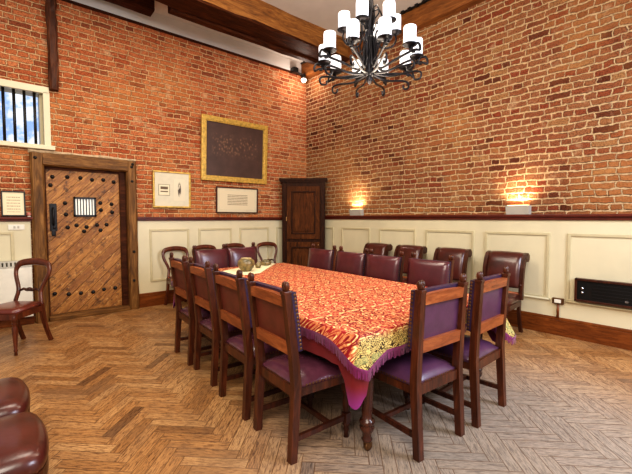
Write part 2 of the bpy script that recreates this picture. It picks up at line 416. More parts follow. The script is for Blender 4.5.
def tag(o, label=None, cat=None, group=None, kind=None):
    if label: o['label'] = label
    if cat: o['category'] = cat
    if group: o['group'] = group
    if kind: o['kind'] = kind
    return o
def thing(name, label, cat, loc=(0, 0, 0), rz=0.0, group=None):
    o = bpy.data.objects.new(name, None); COL.objects.link(o)
    o.location = loc; o.rotation_euler = (0, 0, rz); o.empty_display_size = .1
    return tag(o, label, cat, group)
def struct(name, mb, m, parent=None):
    o = mb.build(name, m, parent)
    if not parent: o['kind'] = 'structure'
    return o
def dup(root, loc, rz, label, group=None):
    def cp(o, parent):
        c = o.copy(); COL.objects.link(c); c.parent = parent
        for ch in [q for q in bpy.data.objects if q.parent == o]: cp(ch, c)
        return c
    r = cp(root, None); r.location = loc; r.rotation_euler = (0, 0, rz); r['label'] = label
    if group: r['group'] = group
    return r

# ------------------------------------------------------------------ the room
AX0, BX, AY, BY0 = -1.6, 5.2, 6.32, -1.6
CEIL = 4.68; RAIL = 1.43
struct('floor', MB().box(AX0, BX + .2, BY0, AY + .3, -.1, 0), PARQUET)
struct('ceiling', MB().box(AX0, BX + .2, BY0, AY + .3, CEIL, CEIL + .1), PLASTER)
# back wall, with openings for the window and the door
w = MB()
WX0, WX1, WZ0, WZ1 = -.40, .60, 2.40, 3.12
DX0, DX1, DZ1 = .50, 1.62, 2.16
T = .25
for x0, x1, z0, z1 in ((AX0, WX0, 0, CEIL), (WX0, DX0, 0, WZ0), (DX0, WX1, DZ1, WZ0), (WX0, WX1, WZ1, CEIL), (WX1, DX1, DZ1, CEIL), (DX1, BX + .2, 0, CEIL)):
    w.box(x0, x1, AY, AY + T, z0, z1)
struct('wall_back', w, BRICK_A)
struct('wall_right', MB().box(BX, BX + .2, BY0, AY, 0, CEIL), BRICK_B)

def panelling(name, spans, panels, wall, ztop, zbot):
    """painted wainscot: board, and raised mouldings framing each panel"""
    m = MB()
    th = .035
    def bx(a, b, d0, d1, z0, z1, bev=0):
        if wall == 'A': m.box(a, b, AY - d1, AY - d0, z0, z1, bev)
        else: m.box(BX - d1, BX - d0, a, b, z0, z1, bev)
    for a, b in spans: m.mat(0); bx(a, b, 0, th, 0, RAIL - (.04 if wall == 'A' else .02))
    for a, b in panels:
        m.mat(1)
        for q in ((a, a + .035, zbot, ztop), (b - .035, b, zbot, ztop)): bx(q[0], q[1], th - .005, th + .016, q[2], q[3], .006)
        for q in ((a + .03, b - .03, zbot, zbot + .035), (a + .03, b - .03, ztop - .035, ztop)): bx(q[0], q[1], th - .005, th + .016, q[2], q[3], .006)
    return struct(name, m, [CREAM, CREAM_D])
panelling('trim_1', [(AX0, .40), (1.73, BX - .001)], [(-.55, .22), (1.914, 2.564), (2.73, 3.37), (3.535, 4.19), (4.37, 5.02)], 'A', 1.24, .39)
panelling('trim_2', [(BY0, AY - .04)], [(5.19 + .23, 6.1), (4.47, 5.20), (3.51, 4.26), (2.54, 3.325), (1.585, 2.385), (.60, 1.40), (-.38, .42)], 'B', 1.24, .42)
r = MB()
for a, b in ((AX0, .445), (1.69, BX)):
    r.box(a, b, AY - .085, AY, RAIL - .025, RAIL + .005, .006); r.box(a, b, AY - .06, AY, RAIL - .055, RAIL - .02, .006)
struct('trim_3', r, RAILW)
r = MB(); r.box(BX - .085, BX, BY0, AY - .08, RAIL + .004, RAIL + .036, .006); r.box(BX - .06, BX, BY0, AY - .06, RAIL - .035, RAIL + .009, .006)
struct('trim_4', r, RAILW)
def skirt(m, axis, a, b):
    for d, z0, z1, bev in ((.062, 0, .185, .004), (.05, .18, .22, .012)):
        if axis == 'A': m.box(a, b, AY - d, AY, z0, z1, bev)
        else: m.box(BX - d, BX, a, b, z0, z1, bev)
m = MB(); skirt(m, 'A', 1.73, BX - .06); skirt(m, 'A', AX0, .40); struct('baseboard_back', m, SKIRTW)
m = MB(); skirt(m, 'B', BY0, AY - .06); struct('baseboard_right', m, SKIRTW)
# dark lath along the brick head of the back wall
struct('trim_5', MB().box(.78, BX - .15, AY - .03, AY, 4.41, 4.445, .006), BEAMD)
struct('trim_8', MB().box(.78, BX - .15, AY - .016, AY, 4.44, CEIL), PLASTER)

# ------------------------------------------------------------------ timbers
def rough_beam(x0, x1, y0, y1, z0, z1, along='x', seg=14, j=.012, seed=1):
    rnd = random.Random(seed); m = MB(); rings = []
    for i in range(seg + 1):
        f = i / seg; b = .022
        def q(): return rnd.uniform(-j, j)
        if along == 'x':
            x = x0 + (x1 - x0) * f
            cs = [(y0, z0 + b), (y0 + b, z0), (y1 - b, z0), (y1, z0 + b), (y1, z1), (y0, z1)]
            rings.append([(x, c[0] + q(), c[1] + q()) for c in cs])
        elif along == 'y':
            y = y0 + (y1 - y0) * f
            cs = [(x0, z0 + b), (x0 + b, z0), (x1, z0), (x1, z1), (x0, z1)]
            rings.append([(c[0] + (q() if c[0] < x1 else 0), y, c[1] + q()) for c in cs])
        else:
            z = z0 + (z1 - z0) * f
            cs = [(x0, y1), (x0, y0 + b), (x0 + b, y0), (x1 - b, y0), (x1, y0 + b), (x1, y1)]
            rings.append([(c[0] + q(), c[1] + (q() if c[1] < y1 else 0), z) for c in cs])
    m.loft(rings, smooth=False); return m
b = rough_beam(.4, BX - .12, 4.93, 5.36, 4.33, CEIL + .02, seed=2)
b.bm.normal_update()
o = b.build('ceiling_beam', [BEAML, BEAMD])
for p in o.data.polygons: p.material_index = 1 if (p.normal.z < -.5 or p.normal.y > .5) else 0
tag(o, 'massive squared timber beam crossing the ceiling, brown face and dark underside', 'beam')
o = rough_beam(1.99, BX - .13, 5.36, 5.50, 4.30, 4.42, seed=5, j=.006).build('ceiling_beam', BEAMD)
tag(o, 'slim dark timber bolted along the lower back edge of the massive ceiling beam', 'beam')
o = rough_beam(-.3, 1.95, 5.93, 6.14, 4.50, 4.68, seed=3).build('ceiling_beam', BEAMD)
tag(o, 'short dark beam stub with a cut end above the plank door wall', 'beam')
o = rough_beam(BX - .15, BX, BY0, AY, 4.38, CEIL, along='y', seg=26, seed=4, j=.008).build('wall_plate', PLATEW)
tag(o, 'brown timber wall plate along the top of the rough brick wall', 'beam')
o = MB().box(BX - .17, BX - .10, BY0, AY, CEIL - .03, CEIL + .002)
for k in range(60): o.box(BX - .20, BX - .12, -1.4 + k * .127, -1.35 + k * .127, CEIL - .035, CEIL - .001)
struct('trim_6', o, BLACK)
o = rough_beam(.655, .765, AY - .10, AY + .01, 3.16, 4.60, along='z', seed=8, j=.010).build('timber_post', POSTW)
tag(o, 'weathered dark timber post on the brick wall above the barred window corner', 'post')
o = rough_beam(-1.0, .635, AY - .11, AY - .001, 4.36, 4.62, seed=9).build('timber_rail', POSTW)
tag(o, 'dark horizontal timber at the wall head joining the weathered post', 'beam')

# ------------------------------------------------------------------ window
win = thing('window_1', None, None, (0, 0, 0)); win['kind'] = 'structure'
m = MB(); fw = .075
m.box(WX0 - .02, WX1 + .055, AY - .03, AY + .07, WZ1 - .02, WZ1 + .07, .006)
m.box(WX1 - .015, WX1 + .06, AY - .03, AY + .07, WZ0 - .02, WZ1, .006)
m.box(WX0 - .06, WX0 + .015, AY - .03, AY + .07, WZ0 - .02, WZ1, .006)
m.build('window_frame', CREAM, win)
MB().box(WX0 - .08, WX1 + .10, AY - .07, AY + .07, WZ0 - .055, WZ0 + .005, .008).build('window_sill', CREAM, win)
m = MB(); m.box(WX1 - .05, WX1, AY + .07, AY + T, WZ0, WZ1); m.box(WX0, WX1, AY + .07, AY + T, WZ0 - .01, WZ0 + .01); m.box(WX0, WX1, AY + .07, AY + T, WZ1 - .02, WZ1 + .01)
m.build('window_reveal', CREAM_D, win)
for k in range(8):
    x = .495 - .108 * k
    MB().lathe([(.017, WZ0 - .01), (.017, WZ1 - .01)], (x, AY + .03, 0), 10).build('window_bar', BLACK, win)
MB().box(WX0, WX1 - .05, AY + .19, AY + .2, WZ0, WZ1).build('window_pane', PANE, win)

# ------------------------------------------------------------------ door
door = thing('door_1', None, None, (0, 0, 0)); door['kind'] = 'structure'
def post(x0, x1, z0, z1, seed, m=FRAMEW, nm='frame_post'):
    return rough_beam(x0, x1, AY - .10, AY + .1, z0, z1, along='z', seg=10, seed=seed, j=.005).build(nm, m, door)
post(.415, .565, 0, 2.29, 11); post(1.585, 1.725, 0, 2.29, 12)
rough_beam(.55, 1.60, AY - .105, AY + .1, 2.12, 2.295, seed=13, j=.006).build('lintel', FRAMEWH, door)
m = MB()
m.box(1.50, 1.59, AY - .02, AY + .14, .03, 2.13); m.box(.56, .585, AY - .02, AY + .14, .03, 2.13); m.box(.58, 1.5, AY - .02, AY + .14, 2.09, 2.13)
m.build('door_rebate', BEAMD, door)
LX0, LX1, LZ0, LZ1 = .575, 1.505, .07, 2.095; LY = AY + .02
def clip(poly, a, b, c, keep):
    out = []
    for i, p in enumerate(poly):
        q = poly[(i + 1) % len(poly)]
        dp = (a * p[0] + b * p[1] - c) * keep; dq = (a * q[0] + b * q[1] - c) * keep
        if dp >= 0: out.append(p)
        if (dp >= 0) != (dq >= 0):
            f = dp / (dp - dq); out.append((p[0] + (q[0] - p[0]) * f, p[1] + (q[1] - p[1]) * f))
    return out
rect = [(LX0, LZ0), (LX1, LZ0), (LX1, LZ1), (LX0, LZ1)]
m = MB(); m.box(LX0, LX1, LY + .022, LY + .05, LZ0, LZ1)
lo = -LX1 + LZ0; hi = -LX0 + LZ1; c = lo; rr = random.Random(3)
while c < hi:
    wd = .15 + rr.uniform(-.02, .035)
    p = clip(clip(rect, -1, 1, c + .004, 1), -1, 1, c + wd - .004, -1)
    if len(p) >= 3: m.prism(p, 'y', LY - rr.uniform(0, .006), LY + .024)
    c += wd
leaf = m.build('door_leaf', DOORW, door)
GX0, GX1, GZ0, GZ1 = .90, 1.18, 1.44, 1.72
g = MB()
for q in ((GX0, GX1, GZ0, GZ0 + .025), (GX0, GX1, GZ1 - .025, GZ1), (GX0, GX0 + .022, GZ0, GZ1), (GX1 - .022, GX1, GZ0, GZ1)):
    g.box(q[0], q[1], LY - .03, LY + .0, q[2], q[3])
for k in range(6):
    x = GX0 + .022 + (GX1 - GX0 - .044) * (k + .75) / 6.5
    g.box(x - .006, x + .006, LY - .022, LY - .010, GZ0, GZ1)
gr = g.build('grille', IRON, leaf)
gb = MB().box(GX0 + .01, GX1 - .01, LY - .0075, LY - .0065, GZ0 + .01, GZ1 - .01).build('grille_glow', GRILLEGLOW, leaf)  # glowing plate added in place of light showing through an open grille
st = MB(); rr = random.Random(5)
for z, xs in ((1.98, (.66, .83, .99, 1.15, 1.28, 1.42)), (1.64, (.80, 1.24, 1.40)), (1.52, (1.25, 1.39)), (1.30, (.66, .82, .94, 1.06, 1.18, 1.32)), (1.22, (1.02, 1.24)), (.34, (.64, .80, .96, 1.12, 1.26, 1.42)), (1.88, (.64,)), (1.47, (.8,))):
    for x in xs:
        st.lathe([(.031, 0), (.022, .014), (.001, .022)], (x + rr.uniform(-.01, .01), LY - .004, z + rr.uniform(-.02, .02)), 6, M=Matrix.Rotation(PI / 2, 3, 'X'))
st.build('iron_studs', IRON, leaf)
h = MB(); h.box(.615, .70, LY - .018, LY, 1.24, 1.62, .008); h.tube([(.655, LY - .015, 1.32), (.655, LY - .055, 1.35), (.655, LY - .06, 1.45), (.655, LY - .05, 1.54), (.655, LY - .015, 1.56)], .012, 8, up=(1, 0, 0))
h.box(.63, .68, LY - .03, LY - .01, 1.17, 1.25, .01)
h.build('pull_handle', IRON, leaf)
MB().box(.565, 1.585, AY - .12, AY + .1, 0, .065, .008).build('threshold', FRAMEWH, door)
m = MB()
for x, z in ((.47, 2.22), (1.655, 2.2), (1.655, 1.98), (1.67, 2.24), (1.66, .9), (1.65, .45)):
    m.lathe([(.022, 0), (.016, .012), (.001, .016)], (x, AY - .103, z), 7, M=Matrix.Rotation(PI / 2, 3, 'X'))
m.build('frame_bolts', IRON, door)
# pale mortar line over the door head
struct('trim_7', rough_beam(.40, 1.74, AY - .03, AY + .01, 2.29, 2.335, seed=20, j=.006), plain('lime_mortar', S(206, 178, 142), .9, vary=.2, sc=20, bumpv=.5))

# ------------------------------------------------------------------ things on the walls
def picture(name, label, cat, x0, x1, z0, z1, fw, frame, sheet, mat=None, matw=.05, tilt=2.0, group=None, depth=.03, y=AY - .012):
    cx, cz = (x0 + x1) / 2, (z0 + z1) / 2; W, H = (x1 - x0) / 2, (z1 - z0) / 2
    t_ = thing(name, label, cat, (cx, y, cz - H), 0, group); t_.rotation_euler = (math.radians(tilt), 0, 0)
    m = MB()
    for q in ((-W, W, -H, -H + fw), (-W, W, H - fw, H), (-W, -W + fw, -H + fw * .98, H - fw * .98), (W - fw, W, -H + fw * .98, H - fw * .98)):
        m.box(q[0], q[1], -depth, 0, q[2] + H, q[3] + H, min(.008, fw * .3))
    if fw > .05:   # inner slip
        f2 = fw * 1.25
        for q in ((-W + fw, W - fw, -H + fw, -H + f2), (-W + fw, W - fw, H - f2, H - fw), (-W + fw, -W + f2, -H + fw, H - fw), (W - f2, W - fw, -H + fw, H - fw)):
            m.box(q[0], q[1], -depth * .75, 0, q[2] + H, q[3] + H, .003)
    m.build('frame', frame, t_)
    inner = fw * (1.2 if fw > .05 else .95)
    if mat:
        MB().box(-W + inner, W - inner, -.012, -.004, inner, 2 * H - inner).build('mount', mat, t_)
        iw = inner + matw
        o = MB().box(-W + iw, W - iw, -.0145, -.011, -H + iw, H - iw).build('print', sheet, t_); o.location = (0, 0, H)
    else:
        o = MB().box(-W + inner, W - inner, -.014, -.004, -H + inner, H - inner).build('canvas', sheet, t_); o.location = (0, 0, H)
    return t_
picture('painting', 'large dark group painting in a wide gilt frame on the brick wall', 'painting', 2.79, 4.14, 2.085, 3.21, .075, GILT, PORTRAIT, tilt=3.0, depth=.05)
p2 = picture('framed_print', 'small gilt framed sketch beside the plank door', 'picture', 1.98, 2.60, 1.59, 2.19, .028, GILT, SKETCH, plain('grey_mount', S(212, 202, 178), .7, vary=.04), matw=.13)
bpy.data.objects[p2.name]
for ch in [q for q in bpy.data.objects if q.parent == p2 and q.name.startswith('print')]:
    ch.location.x = .12; ch.scale = (.62, 1, 1.25); ch.location.y = -.001
m = MB(); m.mat(0); m.box(-.22, -.04, -.0155, -.011, .20, .38); m.mat(1)
for q in ((-.22, -.04, .20, .206), (-.22, -.04, .374, .38), (-.22, -.214, .2, .38), (-.046, -.04, .2, .38), (-.19, -.07, .30, .345), (-.19, -.07, .255, .275)): m.box(q[0], q[1], -.0165, -.012, q[2], q[3])
m.build('caption_card', [plain('card', S(226, 214, 184), .7, vary=.04), plain('ink', S(110, 90, 72), .7)], p2)
picture('framed_document', 'framed handwritten document hanging under the large dark painting', 'picture', 3.07, 3.94, 1.51, 1.99, .022, MAHOG_D, TEXTSHEET, plain('paper_mount', S(214, 200, 170), .7, vary=.04), matw=.05)
picture('framed_certificate', 'small dark framed certificate standing on the dado rail beside the door', 'picture', .105, .355, RAIL + .012, RAIL + .34, .016, BLACK, CERT, tilt=-4, y=AY - .024)
c = thing('ornament', 'tiny red and white round ornament on the dado rail by the door frame', 'ornament', (.385, AY - .055, RAIL + .005))
MB().lathe([(.018, 0), (.022, .006), (.012, .012)], n=10).build('base', WHITEP, c)
MB().ball((0, 0, .035), .028, 1.0).build('ball', plain('red_enamel', S(168, 62, 52), .35, c2=S(226, 200, 180)), c)
sw = thing('light_switch', 'white double light switch plate on the cream panelling beside the door', 'switch', (.25, AY - .036, 1.30))
MB().box(-.085, .085, -.012, 0, -.035, .035, .004).build('switch_plate', WHITEP, sw)
for x in (-.02, .02): MB().box(x - .01, x + .01, -.018, -.011, -.015, .015, .002).build('rocker', plain('switch_ivory', S(190, 184, 172), .4), sw)
ra = thing('radiator', 'low white convector heater with slotted grey top on the panelling behind the balloon chair', 'heater', (-.05, AY - .04, .12))
MB().box(-.5, .44, -.12, 0, 0, .66, .012).build('casing', WHITEP, ra)
m = MB()
for k in range(22): m.box(-.48 + k * .042, -.455 + k * .042, -.128, -.02, .675, .735)
m.box(-.5, .44, -.125, -.01, .66, .68); m.box(-.5, .44, -.125, -.01, .73, .745)
m.build('outlet_grille', plain('grille_grey', S(196, 190, 176), .5), ra)

# heater with fire in the panelling at right
he = thing('wall_heater', 'black wall heater with two small knobs in a brown frame on the panelling', 'heater', (BX - .035, .83, .46))
m = MB()
for q in ((-.47, .47, 0, .022), (-.47, .47, .24, .265), (-.47, -.448, 0, .265), (.448, .47, 0, .265)): m.box(-.07, 0, q[0], q[1], q[2], q[3], .004)
m.build('frame', MAHOG_D, he)
m = MB(); m.box(-.05, 0, -.45, .45, .02, .245)
for k in range(5): m.box(-.056, -.045, -.40, .30, .05 + k * .036, .062 + k * .036)
m.build('front_panel', BLACK, he)
for z in (.155, .105):
    MB().lathe([(.016, 0), (.016, .014), (.010, .022), (.001, .024)], (-.05, .395, z), 12, M=Matrix.Rotation(-PI / 2, 3, 'Y')).build('knob', STEEL, he)
MB().box(-.058, -.05, -.02, .01, .05, .07, .001).build('badge', STEEL, he)
so = thing('socket_box', 'small white socket box with conduit drop above the skirting', 'socket', (BX - .036, 1.475, .405))
MB().box(-.035, 0, -.06, .06, -.02, .05, .004).build('box', BRASSD, so)
MB().box(-.042, -.03, -.035, .035, -.006, .036, .002).build('face_plate', WHITEP, so)
MB().tube([(-.016, 0, -.02), (-.016, 0, -.19)], .014, 8).build('conduit', SKIRTW, so)
tag(MB().tube([(BX - .052, 1.57, .425), (BX - .052, 3.0, .425), (BX - .052, AY - .6, .425)], .014, 8).tube([(BX - .052, 1.395, .425), (BX - .052, 1.30, .43), (BX - .052, BY0 + .2, .43)], .014, 8).build('cable_pipe', CREAM_D), 'cream painted pipe running along the panelling above the skirting', 'pipe')

# uplights
def uplight(y, label, wd=.28):
    u = thing('wall_uplight', label, 'light', (BX, y, RAIL + .036), 0, 'uplights on the dado rail')
    MB().prism([(0, 0), (-.075, 0), (-.10, .115), (0, .115)], 'y', -wd / 2, wd / 2).build('housing', plain('uplight_plaster', S(178, 170, 158), .6, vary=.05), u)
    for ch in [q for q in bpy.data.objects if q.parent == u]: ch.data.transform(Matrix.Identity(4))
    MB().box(-.085, -.012, -wd / 2 + .02, wd / 2 - .02, .116, .120).build('lamp', UPGLOW, u)
    l = bpy.data.lights.new('uplight_lamp', 'AREA'); l.energy = 6; l.color = (1, .82, .55); l.shape = 'RECTANGLE'; l.size = .06; l.size_y = .24; l.spread = 2.6
    lo_ = bpy.data.objects.new('uplight_lamp', l); COL.objects.link(lo_); lo_.location = (BX - .075, y, RAIL + .174); lo_.rotation_euler = (PI, 0, 0)
uplight(4.80, 'small white wall uplight glowing on the rail near the corner cupboard')
uplight(1.96, 'white wall uplight glowing on the rail above the panel beside the black heater')

# corner cupboard
cu = thing('corner_cupboard', 'tall dark oak corner cupboard with panelled door between the two brick walls', 'cupboard', (BX - .36, AY - .36, 0), -PI / 4)
# local -y faces the room; the body is a diagonal-fronted prism set in the corner
CW = .43; CH = 2.11
m = MB(); m.prism([(-CW, -.14), (CW, -.14), (CW, -.03), (.05, .40), (-.05, .40), (-CW, -.03)], 'z', 0, CH)
m.build('carcass', CUPD, cu)
m = MB()
for q, z0, z1 in ((.0, CH, CH + .03), (.03, CH + .03, CH + .06), (.05, CH + .06, CH + .1)):
    m.prism([(-CW - q, -.15 - q), (CW + q, -.15 - q), (CW + q, -.03), (.05, .36), (-.05, .36), (-CW - q, -.03)], 'z', z0, z1)
m.build('cornice', CUPD, cu)
MB().prism([(-CW - .02, -.165), (CW + .02, -.165), (CW + .02, -.05), (-CW - .02, -.05)], 'z', 0, .12).build('plinth', CUPD, cu)
for sx in (-1, 1):
    m = MB(); m.box(sx * (CW - .05) - .045, sx * (CW - .05) + .045, -.165, -.135, .12, CH, .006)
    for k in (-1, 1): m.box(sx * (CW - .05) + k * .028 - .006, sx * (CW - .05) + k * .028 + .006, -.172, -.16, .16, CH - .04, .002)
    m.build('pilaster', CUPD, cu)
def cup_door(z0, z1, nm):
    m = MB(); a = CW - .10
    for q in ((-a, -a + .09, z0, z1), (a - .09, a, z0, z1), (-a + .09, a - .09, z0, z0 + .1), (-a + .09, a - .09, z1 - .1, z1)): m.box(q[0], q[1], -.165, -.138, q[2], q[3], .004)
    d = m.build(nm, CUPW, cu)
    m = MB(); b = a - .09; m.box(-b, b, -.150, -.140, z0 + .1, z1 - .1); m.box(-b + .05, b - .05, -.160, -.145, z0 + .15, z1 - .15, .008)
    m.build('raised_panel', CUPW, d)
    m = MB()
    for q in ((-b - .004, -b + .022, z0 + .096, z1 - .096), (b - .022, b + .004, z0 + .096, z1 - .096), (-b, b, z0 + .096, z0 + .122), (-b, b, z1 - .122, z1 - .096)): m.box(q[0], q[1], -.174, -.148, q[2], q[3], .006)
    m.build('panel_moulding', CUPD, d)
    return d
d1 = cup_door(1.0, CH - .06, 'door'); d2 = cup_door(.16, .94, 'door')
MB().box(-.345, -.33, -.178, -.162, 1.36, 1.44, .003).build('escutcheon', BRASS, d1)
MB().ball((.30, -.18, .88), .014).build('knob', BRASS, d2)

# spotlight in the corner
sp = thing('spotlight', 'black spotlight with glowing bulb high in the corner of the brick walls', 'light', (BX - .20, AY - .16, 4.30))
m = MB(); m.tube([(-.16, .10, .16), (-.10, .06, .12), (0, 0, .07)], .018, 8); m.box(-.24, -.12, .02, .15, .10, .20, .01)
m.build('bracket', BLACK, sp)
MB().lathe([(.03, .10), (.05, .05), (.055, .0), (.045, -.005)], n=14).build('housing', BLACK, sp)
MB().ball((0, 0, -.02), .055).build('bulb', BULB, sp)

# ------------------------------------------------------------------ dining chairs
SEAT = .47
LEAN = .068
def back_y(z):
    """line of the rear post in the chair's own depth axis"""
    if z < .44: return -.228 + .028 * (z / .44)
    return -.20 - LEAN * ((z - .44) / .56) ** 1.2
def make_dining(label, group, plum=False):
    c = thing('dining_chair', label, 'chair', (0, 0, 0), 0, group); c.scale = (1.03, 1.03, 1.025)
    PW = .044; PX = .208
    zs = (0, .22, .44, .62, .80, .97)
    for sx in (-1, 1):
        m = MB(); m.sweep([(sx * PX, back_y(z), z) for z in zs], PW, [.042, .045, .05, .046, .044, .040])
        y = back_y(.98)
        m.box(sx * PX - .024, sx * PX + .024, y - .024, y + .024, .965, .985, .004)
        for k in (-1, 1): m.lathe([(.008, .982), (.013, .990), (.0165, 1.005), (.017, 1.018), (.012, 1.032), (.002, 1.038)], (sx * PX + k * .011, y, 0), 9)
        m.lathe([(.010, .98), (.012, 1.0), (.008, 1.012)], (sx * PX, y - .008, 0), 8)
        m.build('back_post', MAHOG, c)
    def rail(z0, z1, th, bow=0.0):
        m = MB(); rings = []
        for i in range(7):
            x = -PX + .02 + (2 * PX - .04) * i / 6
            zz = bow * (1 - ((i - 3) / 3) ** 2)
            ym = back_y((z0 + z1) / 2)
            rings.append([(x, ym - th / 2, z0), (x, ym + th / 2, z0), (x, ym + th / 2 - .006, z1 + zz), (x, ym - th / 2 - .006, z1 + zz)])
        return m.loft(rings, smooth=False)
    rail(.895, .955, .036, .006).build('top_rail', MAHOG_L, c)
    rail(.615, .685, .036).build('back_rail', MAHOG_L, c)
    # leather upholstered back
    m = MB(); m.mat(0)
    nz, nx = 9, 9; front = []; W = PX + .016
    for j in range(nz):
        z = .635 + (.975 - .635) * j / (nz - 1); v = -1 + 2 * j / (nz - 1); row = []
        for i in range(nx):
            u = -1 + 2 * i / (nx - 1)
            bul = .028 * (1 - u ** 4) ** .5 * (1 - v ** 4) ** .5 + .012 * (1 - u * u) * (1 - v * v)
            row.append(m.bm.verts.new((W * u, back_y(z) + .056 + bul, z)))
        front.append(row)
    for j in range(nz - 1):
        for i in range(nx - 1): m._f([front[j][i], front[j][i + 1], front[j + 1][i + 1], front[j + 1][i]], True)
    loop = [(0, i) for i in range(nx)] + [(j, nx - 1) for j in range(1, nz)] + [(nz - 1, i) for i in range(nx - 2, -1, -1)] + [(j, 0) for j in range(nz - 2, 0, -1)]
    lv = [front[j][i] for j, i in loop]
    bk = [m.bm.verts.new((v.co.x, back_y(v.co.z) + .018, v.co.z)) for v in lv]
    m.mat(1)
    for i in range(len(lv)): m._f([bk[i], bk[(i + 1) % len(lv)], lv[(i + 1) % len(lv)], lv[i]], False)
    m._f(bk[::-1], False)
    m.mat(2)
    for sx in (-1, 1):
        for k in range(15):
            z = .65 + .31 * k / 14
            m.dome((sx * (W + .0005), back_y(z) + .045, z), (sx, 0, 0), .009)
    m.build('backrest', [LEATHER_P if plum else LEATHER, LEATHER_STRIP, BRASSD], c)
    m = MB(); rings = []
    for z in (.68, .75, .83, .90):
        y = back_y(z); rings.append([(-PX + .02, y + .004, z), (PX - .02, y + .004, z), (PX - .02, y + .016, z), (-PX + .02, y + .016, z)])
    m.loft(rings, smooth=False).build('back_panel', LEATHER_P if plum else LEATHER_BACK, c)
    # seat
    FX = .225; FY = .215
    m = MB(); t_ = .03
    m.prism([(-PX, -.215), (PX, -.215), (FX, FY), (-FX, FY)], 'z', .365, .425)
    m.build('seat_frame', MAHOG, c)
    m = MB(); m.mat(0); m.cushion(-FX - .004, FX + .004, -.20, FY + .008, .415, .468, crown=.03, taper=.07, e=.03)
    m.mat(1)
    for k in range(19):
        f = k / 18; x = -FX + 2 * FX * f; m.dome((x, FY + .009, .426), (0, 1, 0), .0075)
        if 2 < k < 17:
            y = -.2 + (.41) * f
            for sx in (-1, 1): m.dome((sx * (FX + .005 - .0165 * (1 - f)), y, .426), (sx, 0, 0), .0075)
            xr = -PX + .03 + (2 * PX - .06) * f; m.dome((xr, -.201, .426), (0, -1, 0), .0075)
    m.build('seat', [LEATHER_P if plum else LEATHER_SEAT, BRASSD], c)
    for sx in (-1, 1):
        m = MB(); x = sx * (FX - .028); y = FY - .03
        m.box(x - .024, x + .024, y - .024, y + .024, .30, .37, .003)
        m.lathe([(.016, .305), (.024, .29), (.017, .275), (.022, .25), (.026, .215), (.019, .165), (.016, .155)], (x, y, 0), 12)
        m.box(x - .022, x + .022, y - .022, y + .022, .095, .158, .003)
        m.lathe([(.017, .098), (.024, .082), (.016, .066), (.020, .05), (.014, .032), (.018, .0)], (x, y, 0), 12)
        m.build('front_leg', MAHOG_D, c)
        MB().sweep([(sx * PX, -.222, .128), (sx * (FX - .028), FY - .03, .128)], .022, .03, ax=(1, 0, 0)).build('side_stretcher', MAHOG_D, c)
    MB().sweep([(-PX, .05, .128), (PX, .05, .128)], .022, .028, ax=(0, 1, 0)).build('cross_stretcher', MAHOG_D, c)
    return c

# left row: rear feet measured along the side of the table
LROW = [(1.935, 1.330), (2.525, 1.370), (3.17, 1.435), (3.74, 1.465)]
dl = ['studded dining chair on the door side of the table, first from the tasselled corner',
      'studded dining chair on the door side of the table, second from the tasselled corner',
      'studded dining chair on the door side of the table, third from the tasselled corner',
      'studded dining chair on the door side of the table, last before the pink cloth corner']
G1 = 'dining chairs round the table'
proto = make_dining(dl[0], G1)
for i, (y, xr) in enumerate(LROW):
    loc = (xr + .20, y - .05, 0); rz = -PI / 2 + math.radians(-4.5)
    if i == 0: proto.location = loc; proto.rotation_euler = (0, 0, rz)
    else: dup(proto, loc, rz, dl[i], G1)
RROW = [(2.09, 3.08), (2.66, 3.07), (3.18, 3.09), (3.76, 3.12)]
dr = ['oxblood leather dining chair on the panelled wall side, first from the purple backed pair',
      'oxblood leather dining chair on the panelled wall side, second from the purple backed pair',
      'oxblood leather dining chair on the panelled wall side, third from the purple backed pair',
      'oxblood leather dining chair on the panelled wall side, fourth along, before the corner cupboard']
for i, (y, x) in enumerate(RROW): dup(proto, (x, y, 0), PI / 2, dr[i], G1)
dup(proto, (2.22, 4.46, 0), PI + math.radians(2), 'oxblood leather dining chair at the table head, the one farther from the corner cupboard', G1)
dup(proto, (2.71, 4.52, 0), PI, 'oxblood leather dining chair at the table head, the one with the bowl before it', G1)
LEAN = .030
pr2 = make_dining('purple backed dining chair at the near table end, beside the tasselled cloth corner', G1, plum=True)
pr2.location = (2.085, 1.44, 0); pr2.rotation_euler = (0, 0, math.radians(-4))
dup(pr2, (2.67, 1.405, 0), math.radians(1), 'purple backed dining chair at the near table end, closer to the black heater wall', G1)

